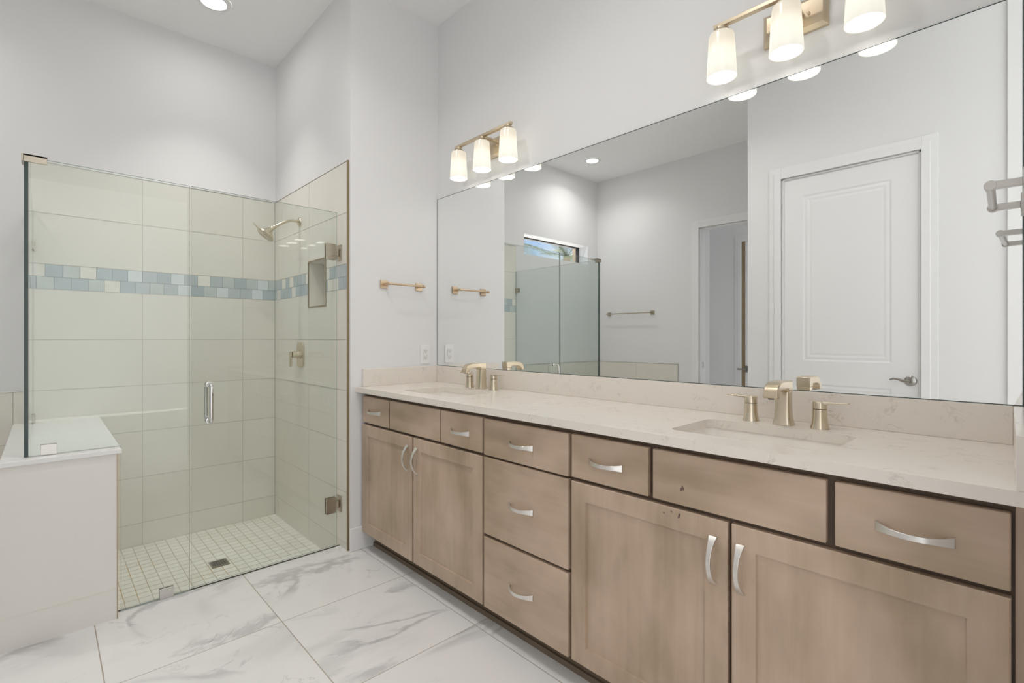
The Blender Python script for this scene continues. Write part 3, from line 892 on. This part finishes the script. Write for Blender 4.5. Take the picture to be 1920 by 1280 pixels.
b = MB(); blot(b, 0.748, 0.702, 0.0016, 0.0022, XD0, rot=-0.5); b.build('scuff_mark', M['stain'], dA)

# countertop with two basin cut-outs, backsplash and side splashes
ZT, ZU = 0.9375, 0.9087
XF = 1.300
S1 = (1.402, 1.690, 1.905, 2.345); S2 = (1.402, 1.690, 0.340, 0.775)
t = thing('countertop', 'long cream quartz countertop with backsplash and two basin cut-outs', 'countertop', (1.585, 1.35, ZU))
def rounded(r, rad, n=6):
    x0, x1, y0, y1 = r; out = []
    for cx_, cy_, a0 in ((x1 - rad, y1 - rad, 0), (x0 + rad, y1 - rad, PI / 2), (x0 + rad, y0 + rad, PI), (x1 - rad, y0 + rad, 1.5 * PI)):
        for k in range(n + 1):
            a = a0 + PI / 2 * k / n
            out.append((cx_ + rad * math.cos(a), cy_ + rad * math.sin(a)))
    return out
def counter_mesh():
    bm = bmesh.new()
    outer = [(XF, yr(XF) + 0.001), (XM - 0.001, yr(XM) + 0.001), (XM - 0.001, YP - 0.001), (XF, YP - 0.001)]
    loops = [outer, rounded(S1, 0.035), rounded(S2, 0.035)]
    edges = []
    for lp in loops:
        vs_ = [bm.verts.new((p[0], p[1], ZT)) for p in lp]
        for i in range(len(vs_)):
            edges.append(bm.edges.new((vs_[i], vs_[(i + 1) % len(vs_)])))
    bmesh.ops.triangle_fill(bm, use_beauty=True, use_dissolve=False, edges=edges)
    def inside(c):
        for s in (S1, S2):
            if s[0] < c.x < s[1] and s[2] < c.y < s[3]:
                rad = 0.035
                dx = max(s[0] + rad - c.x, c.x - (s[1] - rad), 0); dy = max(s[2] + rad - c.y, c.y - (s[3] - rad), 0)
                if math.hypot(dx, dy) < rad * 0.999: return True
        return False
    kill = [f for f in bm.faces if inside(f.calc_center_median())]
    bmesh.ops.delete(bm, geom=kill, context='FACES_ONLY')
    ret = bmesh.ops.extrude_face_region(bm, geom=list(bm.faces))
    vv = [g for g in ret['geom'] if isinstance(g, bmesh.types.BMVert)]
    bmesh.ops.translate(bm, verts=vv, vec=(0, 0, ZU - ZT))
    bmesh.ops.recalc_face_normals(bm, faces=bm.faces)
    me = bpy.data.meshes.new('top_slab')
    off = Vector(t['_o'])
    for v in bm.verts: v.co -= off
    bm.to_mesh(me); bm.free()
    me.materials.append(M['quartz'])
    o = bpy.data.objects.new('top_slab', me); COL.objects.link(o); o.parent = t
    return o
counter_mesh()
ZSP = 1.0405
b = MB(); b.box(1.851, XM - 0.0005, yr(1.86) + 0.0205, YP - 0.0205, ZT, ZSP); b.build('backsplash', M['quartz'], t, bevel=0.0015)
b = MB(); b.box(1.338, XM - 0.0005, YP - 0.0205, YP - 0.0005, ZT, ZSP); b.build('side_splash', M['quartz'], t, bevel=0.0015)
b = MB(); b.prism([(XF, yr(XF) + 0.0008), (XM - 0.0005, yr(XM) + 0.0008), (XM - 0.0005, yr(XM) + 0.0205), (XF, yr(XF) + 0.0205)], 'z', ZT, ZSP); b.build('side_splash', M['quartz'], t, bevel=0.0015)

def sink(r, label):
    cx_, cy_ = (r[0] + r[1]) / 2, (r[2] + r[3]) / 2
    th = thing('basin', label, 'sink', (cx_, cy_, ZU - 0.15), 'undermount basins')
    mb = MB()
    secs = []
    rr_ = (r[0] - 0.004, r[1] + 0.004, r[2] - 0.004, r[3] + 0.004)
    for ins, z, rad in ((-0.016, ZU - 0.0006, 0.05), (0.0, ZU - 0.0006, 0.04), (0.004, ZU - 0.05, 0.045), (0.014, ZU - 0.10, 0.06), (0.034, ZU - 0.128, 0.07), (0.075, ZU - 0.140, 0.06), (0.115, ZU - 0.143, 0.02)):
        q = (rr_[0] + ins, rr_[1] - ins, rr_[2] + ins, rr_[3] - ins)
        secs.append([(p[0], p[1], z) for p in rounded(q, rad)])
    mb.loft(secs, cap=False); mb.face(secs[-1])
    o = mb.build('bowl', M['porcelain'], th, smooth=True)
    so = o.modifiers.new('wall', 'SOLIDIFY'); so.thickness = 0.008; so.offset = -1
    mb = MB(); mb.lathe([(0.022, 0.0), (0.022, 0.002), (0.016, 0.004), (0.012, 0.003)], (cx_, cy_, ZU - 0.1430), (0, 0, 1), 24)
    mb.build('drain_ring', M['champ'], th, smooth=True)
sink(S1, 'white undermount basin at the far end, below the faucet by the outlet')
sink(S2, 'white undermount basin nearest the camera, below the nearer faucet')

# faucets: spout plus two lever handles each
def faucet(y, x, label):
    th = thing('faucet', label, 'faucet', (x, y, ZT), 'champagne widespread faucets')
    z = ZT
    def sq(cx_, hw_, hd_, zz, rad=0.006):
        return [(p[0], p[1], zz) for p in rounded((cx_ - hd_, cx_ + hd_, y - hw_, y + hw_), min(rad, hw_ * .9, hd_ * .9), 4)]
    mb = MB()
    secs = [sq(x, 0.0285, 0.0285, z + 0.0003, .012), sq(x, 0.0275, 0.0275, z + 0.004, .012), sq(x, 0.0235, 0.0240, z + 0.022, .010), sq(x, 0.0215, 0.0215, z + 0.050, .008), sq(x, 0.0210, 0.0205, z + 0.090, .007), sq(x, 0.0210, 0.0205, z + 0.1085, .006)]
    mb.loft(secs)
    mb.build('spout_body', M['champ'], th, smooth=True, bevel=0.001)
    # neck: flat bar reaching over the basin and curling down, cut from its side outline
    prof = [(0.0206, 0.108), (0.0206, 0.1435), (-0.030, 0.1445), (-0.070, 0.1435), (-0.090, 0.1405), (-0.106, 0.1335), (-0.1165, 0.1220), (-0.1225, 0.1050), (-0.1245, 0.0945), (-0.1035, 0.0925), (-0.1000, 0.1030), (-0.0930, 0.1115), (-0.0800, 0.1165), (-0.0600, 0.1180), (-0.0204, 0.1180), (-0.0204, 0.108)]
    mb = MB(); mb.prism([(x + u, z + w) for u, w in prof], 'y', y - 0.0214, y + 0.0214)
    nk = mb.build('spout_neck', M['champ_h'], th, smooth=True, bevel=0.003)
    mb = MB(); mb.lathe([(0.0090, 0), (0.0090, 0.003)], (x - 0.1138, y, z + 0.0912), (0, 0, 1), 16); mb.build('aerator', M['dark'], nk)
    mb = MB(); mb.tube([(x + 0.030, y, z + 0.0003), (x + 0.030, y, z + 0.052)], 0.0028, 10); mb.lathe([(0.006, 0), (0.0065, 0.004), (0.005, 0.012)], (x + 0.030, y, z + 0.050), (0, 0, 1), 14)
    mb.build('lift_rod', M['champ'], th, smooth=True)
    for s in (1, -1):
        hy0 = y + s * 0.1035
        mb = MB()
        mb.lathe([(0.0265, 0.0003), (0.0260, 0.004), (0.0225, 0.016), (0.0205, 0.034), (0.0198, 0.060)], (x, hy0, z), (0, 0, 1), 32)
        hb = mb.build('handle', M['champ'], th, smooth=True)
        mb = MB(); mb.lathe([(0.0185, 0.060), (0.0185, 0.0615)], (x, hy0, z), (0, 0, 1), 32); mb.build('seam_ring', M['dark'], hb)
        mb = MB()
        mb.lathe([(0.0198, 0.0615), (0.0198, 0.083), (0.0185, 0.085)], (x, hy0, z), (0, 0, 1), 32)
        secs = []
        for u, hw_, zl, zh in ((0.0, 0.017, 0.0745, 0.0850), (0.020, 0.014, 0.0765, 0.0848), (0.045, 0.0115, 0.0795, 0.0850), (0.074, 0.0105, 0.0815, 0.0860), (0.078, 0.0095, 0.0818, 0.0858)):
            yy = hy0 + s * u
            secs.append([(x - hw_, yy, z + zl), (x + hw_, yy, z + zl), (x + hw_, yy, z + zh), (x - hw_, yy, z + zh)])
        mb.loft(secs)
        mb.build('lever', M['champ'], hb, smooth=True, bevel=0.0012)
faucet(2.112, 1.768, 'champagne widespread faucet at the far basin near the outlet')
faucet(0.558, 1.757, 'champagne widespread faucet at the basin nearest the camera')

# mirror
t = thing('wall_mirror', 'large frameless wall mirror above the backsplash', 'mirror', (XM - 0.003, 1.34, ZSP))
b = MB(); b.box(XM - 0.0056, XM - 0.0004, yr(XM) + 0.003, YP - 0.004, ZSP + 0.002, 2.1236)
for i in range(len(b.m)): b.m[i] = 1
b.m[5] = 0
o = b.build('mirror_glass', [M['mirror'], M['edge']], t)
b = MB()
for r in rect_minus((yr(XM) + 0.001, YP - 0.0035, ZSP + 0.0002, 2.1250), (yr(XM) + 0.003, YP - 0.0055, ZSP + 0.0024, 2.1230)):
    b.box(XM - 0.0066, XM - 0.0004, *r)
b.build('edge_band', M['edge'], t)

# ================================================================ OUTLET
t = thing('wall_outlet', 'white duplex outlet in a decorator plate beside the mirror', 'outlet', (1.770, YP, Z0 - 0.105))
ox, oz = 1.770, Z0 - 0.105
b = MB(); b.box(ox - 0.036, ox + 0.036, YP - 0.006, YP - 0.0002, oz - 0.060, oz + 0.060); b.build('cover_plate', M['plastic'], t, bevel=0.003)
b = MB(); b.box(ox - 0.0165, ox + 0.0165, YP - 0.0085, YP - 0.0061, oz - 0.0335, oz + 0.0335); f_ = b.build('outlet_face', M['plastic_dim'], t, bevel=0.001)
for s in (-1, 1):
    b = MB()
    zc = oz + s * 0.0205
    b.box(ox - 0.0110, ox + 0.0110, YP - 0.0086, YP - 0.0080, zc - 0.0115, zc + 0.0095, 1)
    b.box(ox - 0.0075, ox - 0.0055, YP - 0.0088, YP - 0.0084, zc - 0.002, zc + 0.007); b.box(ox + 0.0050, ox + 0.0070, YP - 0.0088, YP - 0.0084, zc - 0.001, zc + 0.006)
    b.lathe([(0.0024, 0), (0.0024, 0.0004)], (ox, YP - 0.0084, zc - 0.0075), (0, -1, 0), 10)
    b.build('receptacle', [M['dark'], M['plastic_dim']], f_)
b = MB(); b.box(ox - 0.010, ox + 0.010, YP - 0.0092, YP - 0.0086, oz - 0.0048, oz - 0.0004); b.box(ox - 0.010, ox + 0.010, YP - 0.0092, YP - 0.0086, oz + 0.0004, oz + 0.0048)
b.build('test_button', M['plastic'], f_)

# ================================================================ TOWEL BARS
def towel_bar(label, p0, p1, nrm, mat, plate=0.048, post=0.062, rod=0.0064, group=None):
    # p0,p1: plate centres on the wall; nrm: outward normal
    p0, p1, n = Vector(p0), Vector(p1), Vector(nrm)
    mid = (p0 + p1) / 2
    th = thing('towel_bar', label, 'towel bar', tuple(mid), group)
    ax = (p1 - p0).normalized(); upv = Vector((0, 0, 1))
    def obox(mb, c, ha, hn, hu):
        v = []
        for sn in (-1, 1):
            for sa, su in ((-1, -1), (1, -1), (1, 1), (-1, 1)):
                v.append(c + ax * ha * sa + n * hn * sn + upv * hu * su)
        k = len(mb.v); mb.v += [tuple(q) for q in v]
        for f in ((0, 1, 2, 3), (7, 6, 5, 4), (0, 4, 5, 1), (1, 5, 6, 2), (2, 6, 7, 3), (3, 7, 4, 0)):
            mb.f.append(tuple(k + i for i in f)); mb.m.append(0)
    for p in (p0, p1):
        mb = MB(); obox(mb, p + n * 0.0047, plate / 2, 0.0045, plate / 2)
        pl_ = mb.build('wall_plate', mat, th, bevel=0.0015)
        mb = MB(); obox(mb, p + n * (0.0092 + (post - 0.0092) / 2), rod, (post - 0.0092) / 2, rod)
        mb.lathe([(rod * 1.35, -0.008), (rod * 1.35, 0.008)], tuple(p + n * post), tuple(ax), 20)
        mb.build('post', mat, pl_, bevel=0.001)
    mb = MB(); mb.lathe([(rod, 0), (rod, (p1 - p0).length - 0.018)], tuple(p0 + n * post + ax * 0.009), tuple(ax), 18)
    mb.build('rod', mat, th, smooth=True)
towel_bar('short bronze-toned towel bar on the pillar wall above the outlet', (1.480 - 0.002, YP, Z0 + 0.322), (1.722, YP, Z0 + 0.322), (0, -1, 0), M['copper'])
ang = math.atan(0.0236)
towel_bar('short nickel towel bar on the right side wall, cut by the picture edge', (1.412, yr(1.412), Z0 + 0.312), (1.655, yr(1.655), Z0 + 0.312), (-math.sin(ang), math.cos(ang), 0), M['satin'], post=0.056, rod=0.0075)
towel_bar('long nickel towel bar on the left wall, seen in the mirror', (XL, 3.118, Z0 + 0.303), (XL, 3.737, Z0 + 0.303), (1, 0, 0), M['pewter'], plate=0.05)

# ================================================================ VANITY LIGHTS
def vanity_light(y, label):
    z = 2.345
    th = thing('vanity_light', label, 'wall light', (XM, y, z - 0.06), 'three-shade vanity lights')
    mb = MB()
    x1 = XM - 0.0003
    # bevelled backplate
    zc = 2.303; hy0, hz0 = 0.100, 0.056
    secs = []
    for d, i in ((0.0, 0.0), (0.012, 0.0), (0.020, 0.010), (0.022, 0.014)):
        secs.append([(x1 - d, y - hy0 + i, zc - hz0 + i), (x1 - d, y + hy0 - i, zc - hz0 + i), (x1 - d, y + hy0 - i, zc + hz0 - i), (x1 - d, y - hy0 + i, zc + hz0 - i)])
    mb.loft(secs); mb.build('backplate', M['champ_y'], th, bevel=0.001)
    mb = MB()
    mb.box(XM - 0.088, XM - 0.022, y - 0.009, y + 0.009, z - 0.004, z + 0.008)
    mb.build('arm', M['champ_y'], th, bevel=0.001)
    for s in (-1, 1):
        mb = MB(); mb.lathe([(0.004, 0), (0.0045, 0.004), (0.002, 0.007)], (XM - 0.0221, y + s * 0.045, zc), (-1, 0, 0), 12)
        mb.build('screw', M['champ_y'], th, smooth=True)
    mb = MB(); mb.box(XM - 0.107, XM - 0.087, y - 0.240, y + 0.240, z - 0.004, z + 0.010); mb.build('cross_bar', M['champ_y'], th, bevel=0.0015)
    for k in (1, 0, -1):
        sy_ = y + k * 0.2135; sx_ = XM - 0.097; zt = z - 0.030
        mb = MB()
        mb.lathe([(0.040, 0.0), (0.043, -0.010), (0.0455, -0.05), (0.0515, -0.155), (0.0505, -0.1565), (0.0485, -0.155)], (0, 0, 0), (0, 0, 1), 36, 0, cap=False)
        mb.lathe([(0.0485, -0.155), (0.0425, -0.05), (0.039, -0.004)], (0, 0, 0), (0, 0, 1), 36, 1, cap=False)
        mb.lathe([(0.039, -0.004), (0.018, 0.001), (0.040, 0.0)], (0, 0, 0), (0, 0, 1), 36, 0, cap=False)
        sh = mb.build('shade', [M['shade'], M['shade_in']], None, smooth=True, weld=True)
        sh.parent = th; sh.location = (sx_ - XM, sy_ - y, zt - (z - 0.06))
        mb = MB()
        mb.lathe([(0.034, 0.0), (0.034, 0.004), (0.028, 0.012), (0.017, 0.016), (0.017, 0.0262)], (0, 0, 0), (0, 0, 1), 28)
        cp = mb.build('shade_cap', M['champ_y'], None, smooth=True); cp.parent = sh; cp.location = (0, 0, 0.001)
        mb = MB(); mb.lathe([(0.004, -0.135), (0.018, -0.130), (0.028, -0.112), (0.030, -0.095), (0.026, -0.075), (0.014, -0.045), (0.012, -0.005)], (0, 0, 0), (0, 0, 1), 20)
        bl = mb.build('bulb', M['glow'], None, smooth=True); bl.parent = sh
    return th
va = vanity_light(2.113, 'three-shade vanity light above the far basin, near the pillar wall')
vb = copy_tree(va)
vb.location.y = 0.556
vb['label'] = 'three-shade vanity light above the nearer basin, at the top picture edge'

# ================================================================ DOWNLIGHTS
def downlight(x, y, label, watts=DOWN_W, spread=130):
    th = thing('downlight', label, 'ceiling light', (x, y, ZC), 'recessed ceiling downlights')
    mb = MB(); mb.lathe([(0.062, -0.003), (0.068, -0.011), (0.088, -0.010), (0.096, -0.004), (0.096, -0.0004)], (x, y, ZC), (0, 0, 1), 40, cap=False)
    mb.build('trim_ring', M['trim'], th, smooth=True)
    mb = MB(); mb.lathe([(0.0, -0.0062), (0.064, -0.006), (0.064, -0.0015)], (x, y, ZC), (0, 0, 1), 40, cap=False)
    mb.build('lens', M['lens'], th)
    ld = bpy.data.lights.new('downlight_lamp', 'AREA'); ld.shape = 'DISK'; ld.size = 0.12; ld.energy = watts; ld.color = (1.0, 0.972, 0.94); ld.spread = math.radians(spread)
    lo_ = bpy.data.objects.new('downlight_lamp', ld); COL.objects.link(lo_); lo_.parent = th; lo_.location = (0, 0, -0.014)
    return th
downlight(0.745, 3.415, 'round recessed downlight in the ceiling over the shower, cut by the top edge', 3.2, 80)
downlight(-0.842, 3.475, 'round recessed downlight left of the shower, seen only in the mirror', 5.0, 138)
downlight(0.85, 1.00, 'added unseen downlight in the ceiling over the open floor near the camera', 3.2, 150)  # no fitting in view here; added to light the room
downlight(0.55, 2.00, 'added unseen downlight in the ceiling over the floor by the shower glass', 6.5, 140)  # second lamp added out of view for even room light

# ================================================================ OUTSIDE THE WINDOW
b = MB(); b.box(-12, 4, 4.15, 14, -0.3, -0.12)  # unseen pale ground, added to bounce sun up onto the window reveal
struct(b.build('floor_bounce_outside', plain('pale_bounce_ground', (0.74, 0.72, 0.68), 0.9, var=0.06)))
def palm(x, y, zc, label, n=16, L=1.9, seed=1):
    rnd = random.Random(seed)
    th = thing('palm_tree', label, 'palm tree', (x, y, -0.1))
    mb = MB(); mb.tube([(x, y, -0.1), (x + 0.05, y, zc * 0.5), (x, y, zc)], [0.16, 0.12, 0.10], 12); mb.build('trunk', M['trunk'], th, smooth=True)
    for i in range(n):
        az = 2 * PI * i / n + rnd.uniform(-.15, .15); el = rnd.uniform(-0.1, 1.15)
        d = Vector((math.cos(az) * math.cos(el), math.sin(az) * math.cos(el), math.sin(el)))
        mb = MB(); pts = []
        for k in range(9):
            u = k / 8
            pts.append(Vector((x, y, zc)) + d * L * u + Vector((0, 0, -0.30 * L * u * u)))
        mb.tube(pts, [0.007 * (1 - 0.7 * k / 8) for k in range(9)], 6)
        for k in range(1, 24):
            u = k / 24 * 8; a = int(min(7, u)); p = pts[a].lerp(pts[a + 1], u - a)
            tg = (pts[a + 1] - pts[a]).normalized(); sd = tg.cross(Vector((0, 0, 1))).normalized()
            ll = L * 0.30 * math.sin(PI * (0.12 + 0.85 * k / 24))
            for s in (-1, 1):
                tip = p + (sd * s * 0.85 + tg * 0.55 + Vector((0, 0, -0.18))) * ll
                wv = tg * 0.008
                lift = Vector((0, 0, 0.004))
                mb.loft([[tuple(p - wv), tuple(p + wv), tuple(p + lift)], [tuple(p.lerp(tip, .5) - wv), tuple(p.lerp(tip, .5) + wv), tuple(p.lerp(tip, .5) + lift)], [tuple(tip - wv * .1), tuple(tip + wv * .1), tuple(tip + lift * .2)]])
        mb.build('frond', M['frond'], th)
palm(-4.25, 8.4, 3.45, 'palm tree outside the window, leftmost in its mirrored view', 16, 1.15, 3)
palm(-6.95, 9.0, 3.50, 'palm tree outside the window, rightmost in its mirrored view', 14, 0.95, 5)
b = MB(); b.box(-1.95, -1.63, 4.36, 4.42, -0.1, 3.4)
tag(b.build('porch_column', M['tan']), 'tan stucco column outside the window, by its edge in the mirror', 'column')

for o in bpy.data.objects:
    if '_o' in o: del o['_o']
